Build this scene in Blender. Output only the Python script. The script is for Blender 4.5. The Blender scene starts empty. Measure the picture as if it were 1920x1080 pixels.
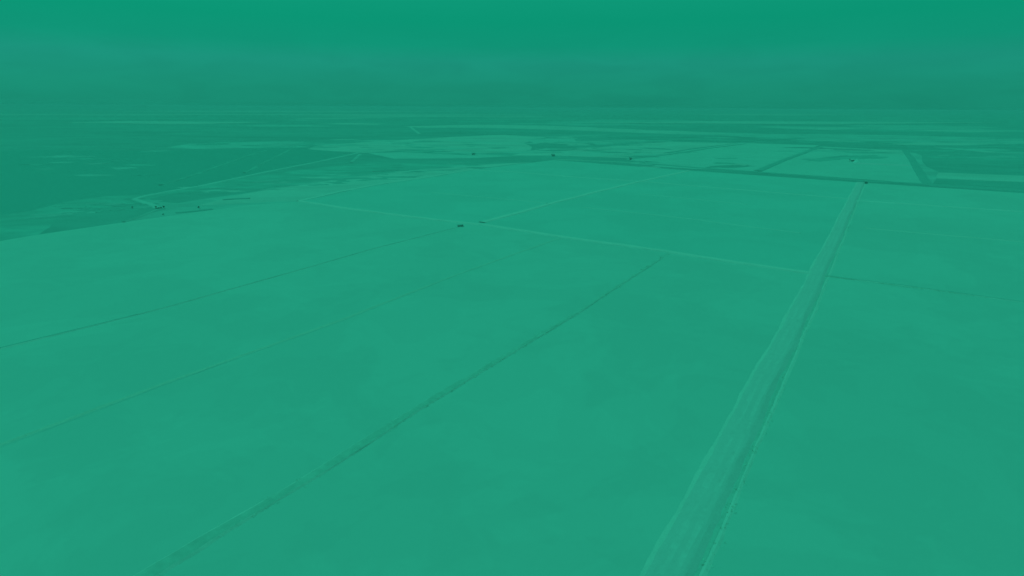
import bpy, math, random
from mathutils import Vector, Matrix, noise
random.seed(7)
R = math.radians
scene = bpy.context.scene
col = scene.collection

# ---------------------------------------------------------------- camera
CAM_H = 60.0
PITCH, ROLL, FPX = 17.75, 0.36, 1057.0           # degrees, degrees, focal length in pixels of a 1920 frame
cam = bpy.data.cameras.new("camera")
cam.sensor_width = 36.0
cam.lens = 36.0 * FPX / 1920.0
cam.clip_start, cam.clip_end = 0.5, 90000.0
camo = bpy.data.objects.new("camera", cam)
col.objects.link(camo)
M_cam = Matrix.Rotation(R(90 - PITCH), 4, 'X') @ Matrix.Rotation(R(ROLL), 4, 'Z')
camo.matrix_world = Matrix.Translation((0, 0, CAM_H)) @ M_cam
scene.camera = camo

# ---------------------------------------------------------------- light
SUN_EL, SUN_AZ = 48.0, -70.0                      # the sun stands high to the left, a little in front
# the whole photograph has one sea-green cast: it comes from the light here, the materials are neutral
CAST = (0.0495, 1.0, 0.635)
world = bpy.data.worlds.new("World")
scene.world = world
world.use_nodes = True
nt = world.node_tree
nt.nodes.clear()
N, L = nt.nodes, nt.links
sky = N.new('ShaderNodeTexSky'); sky.sky_type = 'NISHITA'; sky.sun_disc = False
sky.sun_elevation = R(SUN_EL); sky.sun_rotation = R(SUN_AZ); sky.dust_density = 2.0
bw = N.new('ShaderNodeRGBToBW'); L.new(sky.outputs[0], bw.inputs[0])
tc = N.new('ShaderNodeTexCoord')
sep = N.new('ShaderNodeSeparateXYZ'); L.new(tc.outputs['Generated'], sep.inputs[0])
ramp = N.new('ShaderNodeValToRGB')                # overcast sky by height (z of the view direction): dim at the horizon, bright overhead
mr = N.new('ShaderNodeMapRange'); mr.inputs[1].default_value = -0.02; mr.inputs[2].default_value = 1.0
L.new(sep.outputs[2], mr.inputs[0]); L.new(mr.outputs[0], ramp.inputs[0])
SKY = [(0.0, (0.0097, .258, .165)), (0.03, (0.0103, .270, .174)), (0.07, (0.0110, .283, .195)), (0.095, (0.0052, .292, .180)),
       (0.13, (0.0033, .299, .174)), (0.38, (0.010, .42, .255)), (1.0, tuple(c * 1.2 for c in CAST))]
els = ramp.color_ramp.elements
while len(els) < len(SKY): els.new(0.5)
for e, (p, c) in zip(els, SKY): e.position = (p + 0.02) / 1.02; e.color = (*c, 1)
# thin cloud banks, long and flat, only low over the horizon
mp = N.new('ShaderNodeMapping'); mp.inputs['Scale'].default_value = (2.2, 2.2, 10.0)
L.new(tc.outputs['Generated'], mp.inputs[0])
cn = N.new('ShaderNodeTexNoise'); cn.inputs['Scale'].default_value = 3.4; cn.inputs['Detail'].default_value = 7
cn.inputs['Roughness'].default_value = 0.55; cn.inputs['Distortion'].default_value = 0.5
L.new(mp.outputs[0], cn.inputs['Vector'])
cm = N.new('ShaderNodeMapRange'); cm.inputs[1].default_value = 0.38; cm.inputs[2].default_value = 0.62
cm.inputs[3].default_value = 0.968; cm.inputs[4].default_value = 1.032
L.new(cn.outputs[0], cm.inputs[0])
dv = N.new('ShaderNodeMath'); dv.operation = 'DIVIDE'; dv.inputs[1].default_value = 3.7; L.new(bw.outputs[0], dv.inputs[0])
pw = N.new('ShaderNodeMath'); pw.operation = 'POWER'; pw.inputs[1].default_value = 0.06; L.new(dv.outputs[0], pw.inputs[0])
k10 = N.new('ShaderNodeMath'); k10.operation = 'MULTIPLY'; k10.inputs[1].default_value = 10.0; L.new(pw.outputs[0], k10.inputs[0])
m1 = N.new('ShaderNodeMath'); m1.operation = 'MULTIPLY'
fade = N.new('ShaderNodeMapRange'); fade.inputs[1].default_value = 0.06; fade.inputs[2].default_value = 0.12
fade.inputs[3].default_value = 1.0; fade.inputs[4].default_value = 0.15; L.new(sep.outputs[2], fade.inputs[0])
mixc = N.new('ShaderNodeMix'); mixc.inputs[2].default_value = 1.0; L.new(fade.outputs[0], mixc.inputs[0]); L.new(cm.outputs[0], mixc.inputs[3])
L.new(k10.outputs[0], m1.inputs[0]); L.new(mixc.outputs[0], m1.inputs[1])
vm = N.new('ShaderNodeVectorMath'); vm.operation = 'SCALE'
L.new(ramp.outputs[0], vm.inputs[0]); L.new(m1.outputs[0], vm.inputs['Scale'])
bg = N.new('ShaderNodeBackground'); bg.inputs[1].default_value = 0.10
L.new(vm.outputs[0], bg.inputs[0])
wo = N.new('ShaderNodeOutputWorld'); L.new(bg.outputs[0], wo.inputs[0])

sun = bpy.data.lights.new("sun", 'SUN')
sun.energy = 0.9; sun.angle = R(14); sun.color = CAST
suno = bpy.data.objects.new("sun", sun); col.objects.link(suno)
az = R(SUN_AZ)
sd = Vector((math.sin(az) * math.cos(R(SUN_EL)), math.cos(az) * math.cos(R(SUN_EL)), math.sin(R(SUN_EL))))
suno.rotation_euler = sd.to_track_quat('Z', 'Y').to_euler()

scene.view_settings.view_transform = 'Standard'
scene.view_settings.look = 'None'
scene.view_settings.gamma = 1.0
scene.view_settings.exposure = 0.0
scene.cycles.use_denoising = True
scene.cycles.max_bounces = 6
scene.cycles.volume_bounces = 1

# ---------------------------------------------------------------- survey: map points from the photograph's plan
def gp(px, py, z=0.0):
    """ground point seen at a pixel of the 1920x1080 photograph (the land is flat, so this is its map)"""
    d = M_cam.to_3x3() @ Vector(((px - 960) / FPX, (540 - py) / FPX, -1.0))
    if d.z > -0.0012: d.z = -0.0012
    t = (z - CAM_H) / d.z
    return Vector((d.x * t, d.y * t, z))

def line(*pts): return [gp(*p) for p in pts]
def lerp(a, b, t): return a + (b - a) * t

def extend(pl, back=0.0, fwd=0.0):
    pl = list(pl)
    if back: pl.insert(0, pl[0] + (pl[0] - pl[1]).normalized() * back)
    if fwd: pl.append(pl[-1] + (pl[-1] - pl[-2]).normalized() * fwd)
    return pl

# ---------------------------------------------------------------- materials
def mat(name, base, var=0.06, scale=0.05, hue=(0, 0, 0), rough=0.85, spec=0.15, bump=0.0, bscale=2.0,
        patches=None, stretch=(1, 1, 1), fine=0.03, fscale=0.8, rot=0.0):
    m = bpy.data.materials.new(name); m.use_nodes = True
    t = m.node_tree; n, l = t.nodes, t.links
    b = n['Principled BSDF']; b.inputs['Roughness'].default_value = rough
    b.inputs['Specular IOR Level'].default_value = spec
    c = n.new('ShaderNodeTexCoord')
    mpp = n.new('ShaderNodeMapping'); mpp.inputs['Scale'].default_value = stretch
    mpp.inputs['Rotation'].default_value = (0, 0, rot)
    l.new(c.outputs['Object'], mpp.inputs[0])
    def nz(s, det=6, dist=0.3, r=0.55):
        q = n.new('ShaderNodeTexNoise'); q.inputs['Scale'].default_value = s; q.inputs['Detail'].default_value = det
        q.inputs['Distortion'].default_value = dist; q.inputs['Roughness'].default_value = r
        l.new(mpp.outputs[0], q.inputs['Vector']); return q
    def rng(src, a, b_, c_, d_):
        q = n.new('ShaderNodeMapRange'); q.inputs[1].default_value = a; q.inputs[2].default_value = b_
        q.inputs[3].default_value = c_; q.inputs[4].default_value = d_
        l.new(src, q.inputs[0]); return q.outputs[0]
    def mul(a, b_):
        q = n.new('ShaderNodeMath'); q.operation = 'MULTIPLY'; l.new(a, q.inputs[0]); l.new(b_, q.inputs[1]); return q.outputs[0]
    k = rng(nz(scale).outputs[0], 0.3, 0.7, 1 - var, 1 + var)
    k = mul(k, rng(nz(fscale, 4).outputs[0], 0.3, 0.7, 1 - fine, 1 + fine))
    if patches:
        for (s, lo, hi, amt) in patches:      # ragged-edged beds of silt; in the ponds, lighter and darker blotches
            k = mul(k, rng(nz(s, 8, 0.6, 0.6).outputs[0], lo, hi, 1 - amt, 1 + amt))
    v = n.new('ShaderNodeVectorMath'); v.operation = 'SCALE'; v.inputs[0].default_value = base
    l.new(k, v.inputs['Scale'])
    l.new(v.outputs[0], b.inputs['Base Color'])
    if bump:
        bp = n.new('ShaderNodeBump'); bp.inputs['Strength'].default_value = bump; bp.inputs['Distance'].default_value = 0.2
        l.new(nz(bscale, 5).outputs[0], bp.inputs['Height']); l.new(bp.outputs[0], b.inputs['Normal'])
    return m

MAT = {
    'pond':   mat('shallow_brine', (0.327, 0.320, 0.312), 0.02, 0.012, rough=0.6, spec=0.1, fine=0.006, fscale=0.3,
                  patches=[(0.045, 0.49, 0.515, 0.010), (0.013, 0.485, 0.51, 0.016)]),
    'pond_green': mat('greener_brine', (0.285, 0.318, 0.312), 0.015, 0.02, rough=0.6, spec=0.1, fine=0.006, fscale=0.3,
                  patches=[(0.02, 0.47, 0.53, 0.014), (0.006, .46, .54, .012)]),
    'mud':    mat('pale_mud', (0.355, 0.310, 0.303), 0.05, 0.012, fine=0.03, fscale=0.15, stretch=(.5, 1, 1),
                  patches=[(0.02, 0.42, 0.58, 0.05)]),
    'mid':    mat('wet_mud', (0.265, 0.285, 0.28), 0.07, 0.015, fine=0.05, fscale=0.15, stretch=(.5, 1, 1),
                  patches=[(0.03, 0.43, 0.57, 0.06)]),
    'marsh':  mat('dark_marsh', (0.185, 0.238, 0.232), 0.07, 0.006, fine=0.04, fscale=0.06,
                  stretch=(.5, 1, 1), patches=[(0.004, 0.44, 0.56, 0.03), (0.02, 0.42, 0.6, 0.04)]),
    'shore':  mat('shore_mud', (0.20, 0.262, 0.252), 0.05, 0.01, fine=0.05, fscale=0.12,
                  stretch=(.5, 1, 1), patches=[(0.03, 0.43, 0.57, 0.07)]),
    'sea':    mat('dark_water', (0.15, 0.222, 0.215), 0.015, 0.002, fine=0.01, fscale=0.02, rough=0.5, spec=0.1),
    'sand':   mat('pale_sand', (0.44, 0.354, 0.346), 0.03, 0.1, fine=0.03, fscale=1.2, bump=0.25, bscale=3),
    'road':   mat('packed_road', (0.42, 0.322, 0.325), 0.025, 0.08, fine=0.03, fscale=1.6, bump=0.25, bscale=4),
    'rut':    mat('worn_rut', (0.43, 0.329, 0.331), 0.03, 0.1, fine=0.05, fscale=1.0, patches=[(0.12, .45, .55, .02)]),
    'track':  mat('pale_track', (0.32, 0.315, 0.31), 0.04, 0.05, fine=0.02),
    'weedy':  mat('weedy_crest', (0.39, 0.318, 0.30), 0.05, 0.12, fine=0.08, fscale=1.5, bump=0.5, bscale=3),
    'dark':   mat('ditch_silt', (0.315, 0.303, 0.29), 0.04, 0.08, patches=[(0.25, .44, .56, .04)], fine=0.05, fscale=1.2, bump=0.2, bscale=3),
    'channel': mat('channel_water', (0.20, 0.245, 0.24), 0.05, 0.03, fine=0.03, rough=0.5, spec=0.1),
    'grass':  mat('dry_grass', (0.62, 0.60, 0.54), 0.10, 0.3, fine=0.1),
    'leaf':   mat('leaf', (0.26, 0.32, 0.29), 0.25, 0.8, fine=0.15, fscale=3),
    'bark':   mat('bark', (0.2, 0.19, 0.17), 0.2, 3),
    'timber': mat('weathered_timber', (0.40, 0.41, 0.405), 0.15, 2, stretch=(1, 1, .2)),
    'tin':    mat('tin_roof', (0.25, 0.26, 0.255), 0.1, 1.5, rough=0.6, spec=0.3),
    'concrete': mat('concrete', (0.36, 0.33, 0.33), 0.1, 1.2),
    'white':  mat('salt', (0.44, 0.42, 0.41), 0.05, 0.6, bump=0.3, bscale=2),
    'opening': mat('dark_opening', (0.28, 0.29, 0.28), 0.05, 1),
}

# ---------------------------------------------------------------- mesh helpers
def link(name, verts, faces, mats, parent=None, idx=None, smooth=False):
    me = bpy.data.meshes.new(name)
    me.from_pydata([tuple(v) for v in verts], [], faces)
    for m in (mats if isinstance(mats, (list, tuple)) else [mats]): me.materials.append(MAT[m])
    if idx: me.polygons.foreach_set('material_index', idx)
    if smooth: me.polygons.foreach_set('use_smooth', [True] * len(me.polygons))
    me.update()
    o = bpy.data.objects.new(name, me); col.objects.link(o)
    if parent: o.parent = parent
    return o

def tag(o, label=None, cat=None, group=None, kind=None):
    if label: o['label'] = label
    if cat: o['category'] = cat
    if group: o['group'] = group
    if kind: o['kind'] = kind
    return o

def empty(name, loc, rz=0.0):
    o = bpy.data.objects.new(name, None); o.location = loc; o.rotation_euler = (0, 0, rz)
    o.empty_display_size = 0.5
    col.objects.link(o); return o

def densify(pl, k=0.012, mn=0.8):
    out = [pl[0]]
    for a, b in zip(pl, pl[1:]):
        L_ = (b - a).length; s = 0.0
        while True:
            p = lerp(a, b, s / L_)
            s += max(mn, k * math.hypot(p.x, p.y))
            if s >= L_: break
            out.append(lerp(a, b, s / L_))
        out.append(b)
    return out

def wob(p, s, seed): return noise.noise(Vector((p.x * s, p.y * s, seed * 7.3)))

def strip(name, pl, profile, mats, midx, wobble=0.3, seed=0, freq=0.12, zvar=0.08, taper=(1.0, 1.0)):
    """a long bank: profile = [(offset from the centre line, height), ...]; the edges wander and the crest is uneven"""
    pts = densify(pl); V, F, I = [], [], []
    np_ = len(profile)
    gaps = [min([abs(profile[j][0] - profile[q][0]) for q in (j - 1, j + 1) if 0 <= q < np_]) for j in range(np_)]
    for i, p in enumerate(pts):
        a, b = pts[max(0, i - 1)], pts[min(len(pts) - 1, i + 1)]
        t = (b - a).normalized(); nrm = Vector((t.y, -t.x, 0))
        k_ = (taper[0] + (taper[1] - taper[0]) * i / (len(pts) - 1)) * (1 + .35 * wob(p, .05, seed + 40) if taper != (1.0, 1.0) else 1)
        drift = wob(p, freq * 0.25, seed + 3) * wobble * 1.2
        for j, (off, z) in enumerate(profile):
            w = (wob(p, freq, seed + j * 1.7) + 0.6 * wob(p, freq * 4, seed + j * 2.9)) * min(wobble, 0.42 * gaps[j])
            zz = z + (min(zvar, .18 * gaps[j]) * wob(p, freq * 3, seed + j + 20) if 0 < j < np_ - 1 else 0)
            V.append(p + nrm * ((off + w) * k_ + drift) + Vector((0, 0, zz * k_ if zz > 0 else zz)))
    for i in range(len(pts) - 1):
        for j in range(np_ - 1):
            q = i * np_ + j
            F.append((q, q + 1, q + np_ + 1, q + np_)); I.append(midx[j])
    return link(name, V, F, mats, idx=I)

def ragged(pl, amp, seed, closed=True, freq=0.02):
    """a shore outline with uneven edges"""
    pts = densify(pl + ([pl[0]] if closed else []), k=0.02, mn=2)
    if closed: pts = pts[:-1]
    out = []
    for p in pts:
        d = 1 + 0.0006 * math.hypot(p.x, p.y)
        a = amp * d
        out.append(p + Vector((wob(p, freq / d, seed) + .5 * wob(p, freq * 4 / d, seed + 1),
                               wob(p, freq / d, seed + 5) + .5 * wob(p, freq * 4 / d, seed + 6), 0)) * a)
    return out

LEVEL = [-0.465]
def patch(name, pxs, m, z, amp=0.0, seed=0, label=None, freq=0.02):
    if name != 'pond': LEVEL[0] += 0.0025; z = LEVEL[0]      # every sheet lies a few millimetres above the one before
    pl = [gp(*p) for p in pxs]
    if amp: pl = ragged(pl, amp, seed, freq=freq)
    bm_v = [Vector((p.x, p.y, z)) for p in pl]
    from mathutils.geometry import tessellate_polygon
    tris = tessellate_polygon([bm_v])
    tris = [t if (bm_v[t[1]] - bm_v[t[0]]).cross(bm_v[t[2]] - bm_v[t[0]]).z > 0 else (t[0], t[2], t[1]) for t in tris]
    o = link(name, bm_v, [tuple(t) for t in tris], m)
    return tag(o, label, kind='structure')

# ---------------------------------------------------------------- setting: one sheet of land to the horizon
def ground():
    rings = [20, 60, 150, 400, 900, 1800, 3500, 7000, 14000, 28000, 60000]; ns = 72
    V = [(0, 0, -0.47)]; F = []
    for r in rings:
        for k in range(ns):
            a = 2 * math.pi * k / ns
            V.append((r * math.cos(a), r * math.sin(a), -0.47))
    for k in range(ns): F.append((0, 1 + k, 1 + (k + 1) % ns))
    for i in range(len(rings) - 1):
        for k in range(ns):
            a = 1 + i * ns + k; b = 1 + i * ns + (k + 1) % ns
            F.append((a, a + ns, b + ns, b))
    return tag(link('ground', V, F, 'marsh'), kind='structure')
ground()

# the dark tidal flats at the upper left, and their shore
patch('sea', [(-900, 330), (-200, 290), (60, 280), (300, 282), (560, 276), (660, 290), (520, 318), (380, 345), (240, 372), (130, 378), (62, 392),
              (-120, 420), (-900, 520)], 'sea', -0.5, 1.5, 3)
patch('mudflat', [(-500, 520), (-120, 422), (62, 394), (130, 375), (200, 367), (262, 364), (330, 358), (300, 368), (268, 376), (200, 381), (150, 392),
                  (118, 398), (110, 410), (95, 425), (62, 442), (-60, 458), (-500, 560)], 'shore', -0.42, 2.0, 5)
patch('mudflat', [(262, 372), (340, 352), (470, 330), (560, 318), (660, 306), (760, 305), (840, 306), (900, 308), (820, 315), (700, 328), (560, 345),
                  (470, 352), (400, 356), (330, 362)], 'shore', -0.42, 1.5, 9)
patch('mudflat', [(252, 370), (268, 376), (290, 386), (310, 391), (280, 399), (250, 408), (225, 416), (240, 421), (330, 408), (420, 392),
                  (520, 380), (565, 377), (640, 358), (700, 346), (860, 322), (900, 312), (870, 308), (760, 319), (620, 335), (500, 352), (455, 362),
                  (380, 372), (330, 380), (300, 378)], 'mid', -0.34, 1.0, 11)
patch('mudflat', [(520, 377), (565, 377), (640, 358), (700, 346), (860, 322), (905, 314), (1000, 303), (900, 308), (840, 314), (760, 321),
                  (620, 337), (500, 355), (440, 366), (370, 384)], 'mud', -0.26, 0.7, 13)
patch('sandbar', [(135, 327), (170, 325.5), (222, 326.5), (190, 329), (150, 329.5)], 'mid', -0.38, 2, 15)
patch('sandbar', [(62, 316), (90, 313), (100, 318), (70, 320)], 'shore', -0.38, 2, 16)
patch('sandbar', [(95, 291), (130, 290), (138, 292), (105, 293)], 'mid', -0.38, 2, 17)
patch('field', [(305, 276), (352, 269), (480, 265.5), (572, 264.5), (560, 272), (470, 277), (380, 279)], 'mid', -0.40, 3, 18)

# far flats seen edge on below the horizon
patch('field', [(575, 279), (600, 272), (680, 266), (770, 261), (850, 256), (960, 252), (1025, 257), (1010, 262), (980, 268), (1000, 275), (990, 284),
                (900, 287), (780, 280), (680, 286)], 'mud', -0.40, 3, 21)
patch('field', [(690, 286), (780, 284), (870, 287), (960, 292), (880, 296), (740, 297)], 'track', -0.34, 2, 22)
patch('field', [(680, 283.5), (740, 284), (850, 286), (900, 291), (1000, 294), (860, 289.5), (760, 285)], 'sea', -0.30, 1, 122)
patch('field', [(752, 236.5), (900, 233.5), (1050, 236), (1230, 244), (1370, 249), (1500, 252), (1500, 255), (1350, 253.5), (1200, 249), (1060, 243.5), (900, 239),
                (780, 239)], 'mud', -0.40, 6, 23)
patch('field', [(940, 247), (950, 253), (1040, 257.5), (1160, 262), (1300, 262), (1250, 258), (1090, 251), (1000, 248)], 'marsh', -0.38, 3, 24)
patch('field', [(1360, 251), (1500, 254.5), (1700, 261), (1920, 260), (1920, 268), (1760, 270), (1640, 268), (1500, 263), (1400, 258)], 'mid', -0.42, 4, 25)
patch('field', [(1600, 262), (1700, 265), (1780, 268), (1858, 266), (1960, 262), (1960, 266), (1800, 272), (1690, 271)], 'mud', -0.34, 2, 26)
patch('field', [(1000, 281), (1045, 284), (1100, 278), (1180, 270), (1260, 265.5), (1380, 268), (1290, 279), (1182, 296), (1110, 294), (1040, 291), (960, 291)],
      'mud', -0.36, 2, 27)
patch('field', [(1100, 264), (1190, 261), (1270, 264.5), (1190, 268), (1120, 271)], 'mid', -0.30, 2, 28)
patch('field', [(985, 262), (1025, 259), (1075, 260), (1080, 264), (1000, 268)], 'track', -0.30, 2, 29)
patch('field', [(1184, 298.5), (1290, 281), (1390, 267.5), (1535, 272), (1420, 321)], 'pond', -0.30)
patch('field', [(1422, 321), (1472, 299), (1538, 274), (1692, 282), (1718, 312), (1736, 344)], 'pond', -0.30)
patch('field', [(1535, 275.5), (1692, 281.5), (1697, 289), (1520, 283)], 'mud', -0.24, 0.6, 30)
patch('field', [(1598, 304), (1705, 308), (1708, 311), (1600, 306.5)], 'road', -0.24, 0.5, 31)
patch('field', [(1220, 311), (1290, 298), (1450, 301), (1462, 304), (1420, 319.5), (1300, 316)], 'track', -0.24, 0.6, 131)
patch('field', [(1725, 320), (1760, 322.5), (1858, 326.5), (2100, 335), (2100, 346), (1858, 338.5), (1745, 333)], 'mud', -0.40, 0.6, 32)
patch('field', [(1700, 283), (1726, 290), (1738, 312), (1760, 321), (1750, 345), (1738, 344), (1716, 310)], 'mid', -0.42, 1.2, 33)
patch('field', [(1757, 273), (1858, 283), (1990, 288), (1990, 291), (1850, 286), (1750, 276)], 'mid', -0.40, 2, 34)
patch('field', [(1756, 290), (1778, 289), (1780, 292), (1762, 293)], 'mid', -0.38, 1, 35)
def silt(name, boxes, tones, seed, rmin, rmax, edge=None):
    """ragged patches of silt, weed and standing water lying on the flats: one sheet per tone"""
    rg = random.Random(seed); data = {t: ([], []) for t in tones}
    for (x0, y0, x1, y1, n) in boxes:
        for k in range(n):
            f = rg.random()
            c = gp(x0 + (x1 - x0) * f, y0 + (y1 - y0) * (f if edge else rg.random()) + (rg.uniform(-edge, edge) if edge else 0))
            rr = rg.uniform(rmin, rmax); asp = rg.uniform(1.2, 3.2); rot = rg.gauss(.1, .35); LEVEL[0] += 0.0006
            V, F = data[rg.choice(tones)]; q = len(V); m_ = 26; sd_ = rg.random() * 90
            for fr, zz in ((1.0, -0.49), (0.86, LEVEL[0])):      # a very low mound, its rim sunk in the flat
                for j in range(m_):
                    a = 2 * math.pi * j / m_; d = Vector((math.cos(a), math.sin(a), 0))
                    w = (1 + .75 * noise.noise(d * 1.3 + Vector((sd_, 0, 0))) + .4 * noise.noise(d * 4 + Vector((sd_, 5, 0)))) * fr
                    x_, y_ = d.x * rr * asp * w, d.y * rr * w
                    V.append((c.x + x_ * math.cos(rot) - y_ * math.sin(rot), c.y + x_ * math.sin(rot) + y_ * math.cos(rot), zz))
            V.append((c.x, c.y, LEVEL[0]))
            F += [(q + j, q + (j + 1) % m_, q + m_ + (j + 1) % m_, q + m_ + j) for j in range(m_)]
            F += [(q + m_ + j, q + m_ + (j + 1) % m_, q + 2 * m_) for j in range(m_)]
    for t in data:
        tag(link(name, *data[t], t), kind='structure')
silt('mudflat', [(350, 360, 900, 309, 90)], ['mid', 'shore', 'mud', 'marsh'], 13, 1.5, 6, 10)
silt('mudflat', [(62, 400, 300, 374, 45)], ['mid', 'shore', 'shore', 'marsh'], 14, 1.2, 4, 10)
silt('mudflat', [(600, 258, 1010, 286, 60), (1010, 262, 1240, 291, 60), (1190, 284, 1400, 316, 14)], ['mid', 'mud', 'shore', 'track', 'marsh'], 11, 4, 15)
silt('mudflat', [(1500, 262, 1900, 270, 26), (1480, 277, 1690, 300, 12), (1000, 252, 1500, 262, 24), (1750, 275, 1900, 300, 10)], ['mid', 'mud', 'shore', 'marsh'], 12, 6, 24)
silt('mudflat', [(62, 282, 300, 330, 14), (300, 266, 600, 279, 16)], ['shore', 'sea', 'mid'], 15, 4, 12)
silt('mudflat', [(500, 206, 1900, 236, 60), (1500, 236, 1900, 258, 16)], ['mid', 'shore', 'marsh', 'mud'], 16, 40, 160)
# faint belts of land right under the horizon
rb = random.Random(4)
for k in range(16):
    x0 = rb.uniform(-400, 1700); w = rb.uniform(200, 900); y0 = rb.uniform(208, 231); h = (y0 - 200) * rb.uniform(0.05, 0.12)
    patch('field', [(x0, y0), (x0 + w * .3, y0 - h), (x0 + w, y0 - h * .2), (x0 + w * .6, y0 + h)], rb.choice(['mid', 'shore', 'mud', 'shore']), -0.45 + k * 0.008, 10, 40 + k)

# ---------------------------------------------------------------- ponds between the banks
A0, A1 = gp(62, 638), gp(872, 424)
# corner points, all on the centre lines of the banks
P = dict(a0=(-260, 724), a1=(880, 419.5), b0=(-260, 928), b1=(1052, 444), c0=(-100, 1311), c1=(1256, 472),
         d0=(1128, 1311), d1=(1533, 512), d2=(1612, 342), e0=(562, 378), e3=(2150, 600), k1=(1200, 340), k2=(1292, 319.5),
         i0=(882, 318.5), i2=(1598, 373), i3=(2150, 419), f0=(1038, 300), f3=(2150, 377), w0=(62, 441), w1=(-400, 520), w2=(380, 396))
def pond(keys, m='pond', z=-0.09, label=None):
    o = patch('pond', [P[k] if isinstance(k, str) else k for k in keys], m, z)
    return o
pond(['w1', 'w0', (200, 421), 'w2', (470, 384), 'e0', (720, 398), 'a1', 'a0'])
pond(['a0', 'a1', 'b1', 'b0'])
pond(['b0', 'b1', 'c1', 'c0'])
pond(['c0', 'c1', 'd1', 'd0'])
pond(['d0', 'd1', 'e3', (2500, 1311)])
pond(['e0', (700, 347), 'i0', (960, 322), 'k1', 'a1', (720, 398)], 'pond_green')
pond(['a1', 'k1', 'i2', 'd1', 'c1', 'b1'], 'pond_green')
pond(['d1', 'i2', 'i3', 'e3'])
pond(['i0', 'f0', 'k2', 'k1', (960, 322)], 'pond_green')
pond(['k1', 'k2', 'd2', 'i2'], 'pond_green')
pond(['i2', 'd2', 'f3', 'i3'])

# ---------------------------------------------------------------- banks (each a thing) and the road
def bank(pts, w, h, label, crest='weedy', side='sand', seed=0, wobble=0.3, back=0, fwd=0, foot=None, group='earth banks between the ponds', name='earth_bank', taper=(1.0, 1.0), fade=None):
    foot = foot if foot is not None else 0.8
    pl = extend([gp(*p) for p in pts], back, fwd)
    hw = w / 2
    prof = [(-hw - foot, -0.2), (-hw, h * 0.8), (-hw * 0.35, h), (hw * 0.4, h * 0.95), (hw, h * 0.75), (hw + foot, -0.2)]
    prof = [(o_, z_ if z_ < 0 else z_ * .55) for o_, z_ in prof]
    o = strip(name, pl, prof, [side, crest], [0, 1, 1, 1, 0], wobble, seed, taper=taper)
    if fade:                                            # further along, the weeds give way to bare silt
        o.data.materials.append(MAT['dark']); n = len(o.data.polygons)
        for i, pg in enumerate(o.data.polygons):
            if pg.material_index == 1 and i / n > fade + .25 * noise.noise(pg.center * .06): pg.material_index = 2
    return tag(o, label, 'bank', group)

bank([(62, 638), (330, 571), (500, 523), (700, 466), (862, 425)], 0.6, 0.45, 'long low bank with a thin dark crest line, ending at the dark sluice gate',
     'channel', 'sand', 1, 0.35, back=160, fwd=2, taper=(1.15, 0.3), fade=.55)
bank([(62, 812), (300, 722), (640, 600), (850, 517), (1050, 446)], 1.1, 0.08, 'faint low bank crossing the ponds just below and right of the thin dark bank',
     'weedy', 'pond', 2, 0.3, back=120, taper=(1.2, 0.8))
bank([(275, 1080), (500, 943), (880, 708), (1080, 588), (1238, 485)], 2.1, 0.34, 'broad weedy dark bank running from the bottom left corner to the middle crossbank',
     'dark', 'sand', 3, 0.6, back=60, foot=0.7, taper=(1.25, 0.28))
bank([(905, 417), (1035, 381), (1120, 359), (1200, 340), (1292, 320)], 3.2, 0.5, 'pale bank continuing from the crossbank junction to the dark channel',
     'sand', 'sand', 4, 0.7)
bank([(562, 377), (640, 389), (760, 405), (905, 421), (1050, 443), (1255, 472), (1380, 492), (1524, 512)], 2.6, 0.6,
     'pale crossbank spanning the ponds from the bare mud corner to the road', 'sand', 'sand', 5, 0.7)
bank([(1546, 517), (1700, 536), (1858, 558)], 1.0, 0.5, 'crossbank with a dark crest running right from the road', 'channel', 'sand', 6, 0.4, fwd=160, taper=(.65, .65))
bank([(562, 377), (640, 359), (700, 347), (790, 334), (882, 319)], 3.0, 0.5, 'pale uneven bank along the edge of the bare mudflat', 'sand', 'pond', 7, 1.2)
bank([(882, 318.5), (960, 322), (1080, 332), (1200, 340), (1427, 359), (1594, 373)], 2.6, 0.3, 'thin pale crossbank just in front of the dark channel, left of the road', 'sand', 'pond', 8, 0.8)
bank([(1604, 376), (1700, 382), (1858, 393)], 2.8, 0.3, 'thin pale crossbank right of the far end of the road', 'sand', 'sand', 9, 0.8, fwd=300)
bank([(811, 361), (900, 369), (980, 376), (1025, 381)], 0.9, 0.25, 'faint pale ridge in the pond left of the middle pale bank', 'sand', 'pond', 10, 0.5)
bank([(1096, 389), (1200, 400), (1300, 411), (1428, 428), (1500, 437)], 0.9, 0.28, 'faint pale ridge ending short of the road in the middle pond', 'sand', 'pond', 11, 0.5)
bank([(1620, 427), (1720, 436), (1858, 448)], 0.9, 0.3, 'faint dark ridge in the pond right of the road', 'weedy', 'sand', 12, 0.5, fwd=120)
bank([(1200, 363.5), (1297, 373), (1400, 383)], 0.9, 0.2, 'short faint ridge in the green pond behind the middle ridge', 'sand', 'pond', 13, 0.6)

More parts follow.
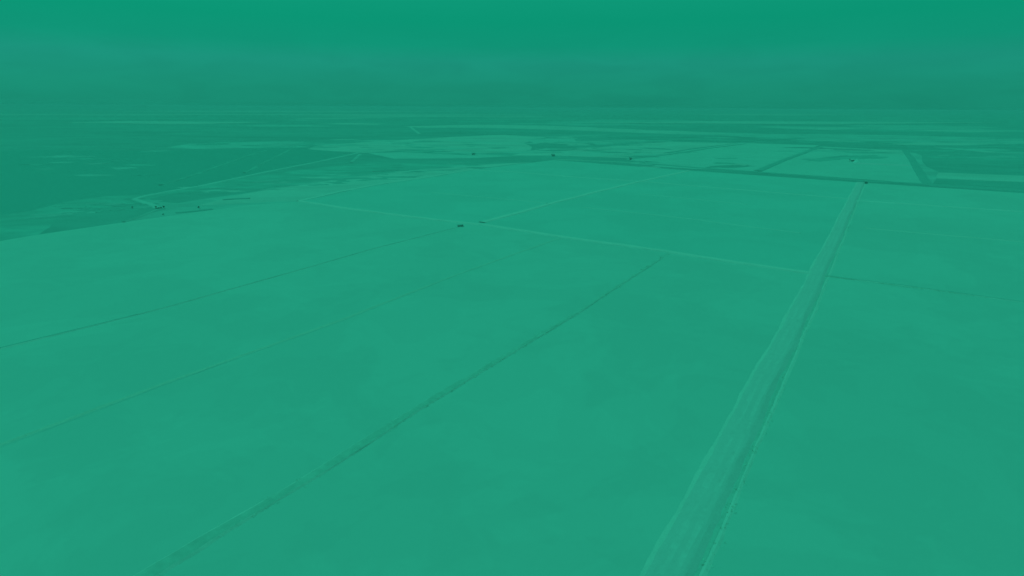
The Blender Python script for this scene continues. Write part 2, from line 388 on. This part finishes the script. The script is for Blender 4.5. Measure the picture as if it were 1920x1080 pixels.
# road on its embankment, with a narrow ditch along the right side
def road():
    pl = extend([gp(*p) for p in [(1250, 1080), (1533, 512), (1613, 342)]], 70, 0)
    W = 2.25
    prof = [(-W - 1.0, -0.2), (-W, 0.27), (-W + .7, 0.33), (-1.1, 0.34), (-.7, .315), (-.2, 0.34), (0.7, 0.34), (1.1, .315), (1.5, .33), (W - .3, 0.30), (W, 0.24), (W + 1.1, -0.14)]
    o = strip('road', pl, prof, ['road', 'sand', 'rut'], [1, 0, 0, 2, 2, 0, 2, 2, 0, 0, 0], 0.45, 30, 0.10, 0.05)
    tag(o, kind='structure')
    prof2 = [(W + 0.9, -0.07), (W + 1.1, -0.066), (W + 1.4, -0.07)]
    o = strip('ditch', pl, prof2, ['dark'], [0, 0], 0.22, 34, 0.15, 0.0)
    tag(o, kind='structure')
    prof3 = [(W + 1.3, -0.12), (W + 1.8, 0.02), (W + 2.4, -0.12)]
    o = strip('earth_bank', pl, prof3, ['sand'], [0, 0], 0.3, 37, 0.15, 0.1)
    tag(o, 'narrow broken ridge alongside the ditch at the right side of the road', 'bank', 'earth banks between the ponds')
road()

# dark channels
def channel(pts, w, seed, back=0, fwd=0, m='channel', z=0.03):
    pl = extend([gp(*p) for p in pts], back, fwd)
    z = -0.07 + 0.0015 * (seed % 50)
    o = strip('channel', pl, [(-w / 2 - .6, -.46), (-w / 2, z), (0, z + .004), (w / 2, z), (w / 2 + .6, -.46)], [m], [0, 0, 0, 0], w * .12, seed, 0.03, 0.0)
    return tag(o, kind='structure')
channel([(1040, 298.5), (1120, 301.5), (1200, 305)], 5, 150, m='dark')
channel([(1200, 305), (1300, 313.5), (1420, 322), (1614, 338), (1740, 345)], 9, 50)
channel([(1740, 345.5), (1858, 353), (2100, 370)], 16, 51, fwd=300)
channel([(1184, 297), (1240, 291), (1275, 286), (1335, 277), (1398, 269)], 5, 52)
channel([(1421, 320), (1470, 299.5), (1538, 275)], 7, 53)
channel([(1697, 281), (1712, 302), (1728, 328), (1740, 344)], 7, 54)
channel([(1100, 255), (1250, 261.5), (1380, 265), (1500, 259)], 22, 55, m='sea')
channel([(1420, 262), (1520, 265), (1620, 269), (1700, 272)], 16, 56, fwd=100)
channel([(1690, 272), (1780, 273), (1858, 275)], 20, 57, fwd=500)
channel([(330, 398), (365, 395), (398, 391)], 2.6, 59, m='channel', z=0.05)
channel([(418, 373.5), (440, 372), (468, 371)], 3.0, 60, m='channel', z=0.05)
channel([(700, 321), (740, 318.5), (766, 318.5)], 3.5, 61, m='channel', z=0.05)

# tracks over the tidal flats
def track(pts, w, seed, m='track', wobble=1.0):
    pl = [gp(*p) for p in pts]
    o = strip('track', pl, [(-w / 2 - .8, -0.48), (-w / 2, -0.17), (w / 2, -0.17), (w / 2 + .8, -0.48)], [m], [0, 0, 0], wobble, seed, 0.03, 0.05)
    return tag(o, kind='structure')
track([(675, 285), (590, 304), (500, 321), (430, 336), (374, 348)], 3.2, 70)
track([(374, 348), (320, 357), (268, 367)], 2.5, 71)
track([(268, 367), (252, 372), (262, 376), (285, 382), (297, 389)], 2.6, 72)
track([(566, 268), (548, 278), (500, 301), (458, 323)], 2.0, 73, 'shore')
track([(500, 281), (458, 293), (390, 318), (332, 337), (300, 346)], 2.2, 74, 'shore')
track([(675, 288), (659, 304)], 3, 75, 'mid')
track([(769, 237), (775, 242), (787, 251)], 6, 76)
track([(297, 391), (262, 405), (232, 415)], 1.4, 77, 'mid')

# ---------------------------------------------------------------- small things standing on the land
def box(cx, cy, cz, sx, sy, sz, V, F):
    b = len(V)
    for dz in (-1, 1):
        for dy in (-1, 1):
            for dx in (-1, 1): V.append((cx + dx * sx / 2, cy + dy * sy / 2, cz + dz * sz / 2))
    F += [(b, b + 2, b + 3, b + 1), (b + 4, b + 5, b + 7, b + 6), (b, b + 1, b + 5, b + 4), (b + 2, b + 6, b + 7, b + 3),
          (b, b + 4, b + 6, b + 2), (b + 1, b + 3, b + 7, b + 5)]

def shed(px, py, w, d, h, rz, label, z=0.0, wall='timber', roofm='tin'):
    t = tag(empty('shed', gp(px, py) + Vector((0, 0, z)), rz), label, 'shed')
    V = [(-w/2, -d/2, -.7), (w/2, -d/2, -.7), (w/2, d/2, -.7), (-w/2, d/2, -.7), (-w/2, -d/2, h), (w/2, -d/2, h), (w/2, d/2, h), (-w/2, d/2, h),
         (-w/2, 0, h + d * .28), (w/2, 0, h + d * .28)]
    F = [(0, 1, 5, 4), (2, 3, 7, 6), (1, 2, 6, 9, 5), (3, 0, 4, 8, 7)]
    link('wall', V, F, wall, t)
    e = .35; rh = d * .28; sl = rh / (d / 2)
    V, F = [], []
    for s in (-1, 1):
        b = len(V)
        V += [(-w/2 - e, 0, h + rh + .02), (w/2 + e, 0, h + rh + .02), (w/2 + e, s * (d/2 + e), h + .02 - sl * e), (-w/2 - e, s * (d/2 + e), h + .02 - sl * e)]
        V += [(x, y, z_ + .09) for x, y, z_ in V[b:b + 4]]
        F += [(b, b+1, b+2, b+3), (b+4, b+7, b+6, b+5), (b, b+4, b+5, b+1), (b+2, b+6, b+7, b+3), (b+1, b+5, b+6, b+2), (b, b+3, b+7, b+4)]
    link('roof', V, F, roofm, t)
    V, F = [], []; box(-w * .15, -d/2 - .02, .95, .9, .06, 1.9, V, F); link('door', V, F, 'opening', t)
    V, F = [], []; box(w * .25, -d/2 - .02, 1.45, .7, .06, .6, V, F); link('window', V, F, 'opening', t)
    return t

shed(1037, 292.5, 4, 3, 2.0, R(12), 'dark timber shed at the left end of the far dark channel', -0.1)
shed(888, 289.5, 3.6, 2.6, 1.9, R(-25), 'small dark shed alone on the pale far flat', -0.3)
shed(1182, 299, 2.4, 2.2, 2.2, R(5), 'small dark pump shed at the fork of two dark channels', 0.0)
shed(1623, 344, 2.4, 2.0, 1.7, R(-8), 'small dark pump shed beside the far end of the road', 0.0)
shed(1597, 302, 4.5, 3.2, 2.0, R(10), 'pale walled hut just left of the tall pale heap', -0.25, 'white', 'white')

def heap(px, py, r, h, label, seed, z=-0.3):
    V, F = [(0, 0, h)], []
    ns, nr = 28, 8
    for i in range(1, nr + 1):
        f = i / nr
        for k in range(ns):
            a = 2 * math.pi * k / ns
            rr = r * f * (1 + .14 * noise.noise(Vector((math.cos(a) * 1.3, math.sin(a) * 1.3, seed))))
            zz = h * (1 - f) ** 1.05 + .12 * noise.noise(Vector((rr * math.cos(a), rr * math.sin(a), seed + 9)))
            V.append((rr * math.cos(a), rr * math.sin(a), zz if i < nr else -0.1))
    for k in range(ns): F.append((0, 1 + k, 1 + (k + 1) % ns))
    for i in range(nr - 1):
        for k in range(ns):
            a = 1 + i * ns + k; b = 1 + i * ns + (k + 1) % ns
            F.append((a, a + ns, b + ns, b))
    o = link('salt_heap', V, F, 'white', smooth=True)
    o.location = gp(px, py) + Vector((0, 0, z))
    return tag(o, label, 'heap')
heap(1607, 304, 4.6, 4.4, 'tall pale pointed heap in the field beyond the road', 1)

# sluice gate where the thin dark bank meets the crossbank
def sluice(px, py, rz, label):
    t = tag(empty('sluice_gate', gp(px, py), rz), label, 'sluice gate'); t.scale = (.75, .65, .6)
    V, F = [], []
    for s in (-1, 1):
        V, F = [], []; box(s * 1.9, 0, .45, .35, 2.6, 1.6, V, F); link('side_wall', V, F, 'timber', t)
    V, F = [], []; box(0, 0, .55, 3.4, .18, 1.2, V, F); link('gate', V, F, 'opening', t)
    V, F = [], []; box(0, 0, 1.75, 4.2, .3, .25, V, F)
    for s in (-1, 1): box(s * 1.9, 0, 1.44, .22, .22, .36, V, F)
    link('frame', V, F, 'timber', t)
    V, F = [], []; box(0, .9, 1.3, 4.3, .8, .1, V, F); link('footbridge', V, F, 'timber', t)
sluice(863, 424.5, R(20), 'dark sluice gate where the thin dark bank meets the crossbank')

# shrubs: trunk with limbs and a crown of many small leaf faces
def shrub_meshes(seed, r, h):
    rg = random.Random(seed)
    V, F = [], []
    def tube(a, b, ra, rb_):
        q = len(V); t = (b - a).normalized(); u = t.orthogonal().normalized(); w = t.cross(u)
        for p, rr in ((a, ra), (b, rb_)):
            for k in range(6):
                an = k * math.pi / 3; V.append(p + (u * math.cos(an) + w * math.sin(an)) * rr)
        for k in range(6): F.append((q + k, q + (k + 1) % 6, q + 6 + (k + 1) % 6, q + 6 + k))
    tube(Vector((0, 0, -.5)), Vector((.05, 0, h * .45)), .16, .10)
    tips = []
    for k in range(6):
        a = rg.uniform(0, 6.28); rr = rg.uniform(.3, .75) * r
        tip = Vector((math.cos(a) * rr, math.sin(a) * rr, h * rg.uniform(.55, .95)))
        tube(Vector((.03, 0, h * rg.uniform(.1, .42))), tip, .07, .02); tips.append(tip)
    V2, F2 = [], []
    blobs = [(Vector((0, 0, h * .6)), r * .7)] + [(t_, r * rg.uniform(.3, .5)) for t_ in tips]
    for k in range(1500):
        c, br = rg.choice(blobs)
        d = Vector((rg.gauss(0, 1), rg.gauss(0, 1), rg.gauss(0, .8))).normalized() * br * rg.random() ** .4
        p = c + d
        if p.z < .15: p.z = .15 + rg.random() * .3
        u = Vector((rg.gauss(0, 1), rg.gauss(0, 1), rg.gauss(0, 1))).normalized(); w = u.orthogonal().normalized()
        s = rg.uniform(.07, .16); q = len(V2)
        V2 += [p - u * s, p + w * s * .6, p + u * s, p - w * s * .6]; F2.append((q, q + 1, q + 2, q + 3))
    return (V, F), (V2, F2)

def shrub(px, py, s, seed, label, group=None, z=-0.2):
    (V, F), (V2, F2) = shrub_meshes(seed, 1.5, 2.2)
    t = tag(empty('shrub', gp(px, py) + Vector((0, 0, z)), seed), label, 'shrub', group)
    t.scale = (s, s, s)
    link('trunk', V, F, 'bark', t); link('crown', V2, F2, 'leaf', t)
shrub(292.5, 389.5, .52, 1, 'dark round shrub at the bend end of the pale track')
shrub(297.5, 390, .28, 2, 'tiny shrub just right of the round shrub at the track end')
shrub(302, 390, .32, 3, 'small shrub in the middle of the row at the track end')
shrub(307.5, 389.5, .52, 4, 'dark shrub at the right end of the row by the track')
shrub(373, 390, .5, 5, 'dark shrub alone above the narrow dark pool by the pond edge')
shrub(248, 389.5, .4, 6, 'low dark shrub on the mudflat left of the pale track bend')
shrub(306, 402.5, .35, 7, 'low dark shrub on the mud slope above the left pond corner')

# grass and weeds on the banks: uncountable
def weeds(name, lines, n, label, hmin, hmax, mname='grass', seed=3):
    rg = random.Random(seed); V, F = [], []
    for (pts, off, spread, share) in lines:
        pl = [gp(*p) for p in pts]
        seg = [(a, b, (b - a).length) for a, b in zip(pl, pl[1:])]; tot = sum(s[2] for s in seg)
        for k in range(int(n * share)):
            q = rg.random() ** 1.6 * tot
            for a, b, L_ in seg:
                if q <= L_: break
                q -= L_
            p = lerp(a, b, min(1, q / L_)); t = (b - a).normalized(); nn = Vector((t.y, -t.x, 0))
            if noise.noise(p * .18) < -0.05 and rg.random() < .8: continue
            c = p + nn * (off + rg.gauss(0, spread)) + Vector((0, 0, -.05))
            for j in range(5):
                a_ = rg.uniform(0, 6.28); hh = rg.uniform(hmin, hmax); w = .05
                d = Vector((math.cos(a_), math.sin(a_), 0)); lean = Vector((math.cos(a_ * 3), math.sin(a_ * 3), 0)) * hh * .5
                q0 = len(V); o_ = c + Vector((rg.gauss(0, .12), rg.gauss(0, .12), 0))
                V += [o_ - d * w, o_ + d * w, o_ + lean + Vector((0, 0, hh))]; F.append((q0, q0 + 1, q0 + 2))
    o = link(name, V, F, mname)
    return tag(o, label, name, kind='stuff')
Cl = [(210, 1120), (500, 943), (880, 708), (1080, 588), (1255, 474)]
Rl = [(1240, 1100), (1533, 512), (1600, 370)]
weeds('grass', [(Cl, 0.0, .45, .8), (Rl, 4.1, .35, .2), ([(1546, 517), (1858, 558)], 0, .4, .2)], 2600,
      'dry grass and weeds growing on the earth banks', 0.12, .28)

# ---------------------------------------------------------------- haze
def haze():
    V, F = [], []
    x0, x1, y0, y1, z0, z1 = -62000, 62000, -62000, 62000, -1.6, 66.0
    box((x0 + x1) / 2, (y0 + y1) / 2, (z0 + z1) / 2, x1 - x0, y1 - y0, z1 - z0, V, F)
    me = bpy.data.meshes.new('haze'); me.from_pydata(V, [], F); me.update()
    m = bpy.data.materials.new('air'); m.use_nodes = True
    t = m.node_tree; t.nodes.clear()
    out = t.nodes.new('ShaderNodeOutputMaterial'); v = t.nodes.new('ShaderNodeVolumePrincipled')
    v.inputs['Color'].default_value = (0.52, 0.53, 0.55, 1); v.inputs['Density'].default_value = 0.00013
    v.inputs['Anisotropy'].default_value = 0.0
    t.links.new(v.outputs[0], out.inputs['Volume'])
    me.materials.append(m)
    o = bpy.data.objects.new('haze', me); col.objects.link(o)
    tag(o, 'thin haze lying over the flats', kind='stuff')
haze()
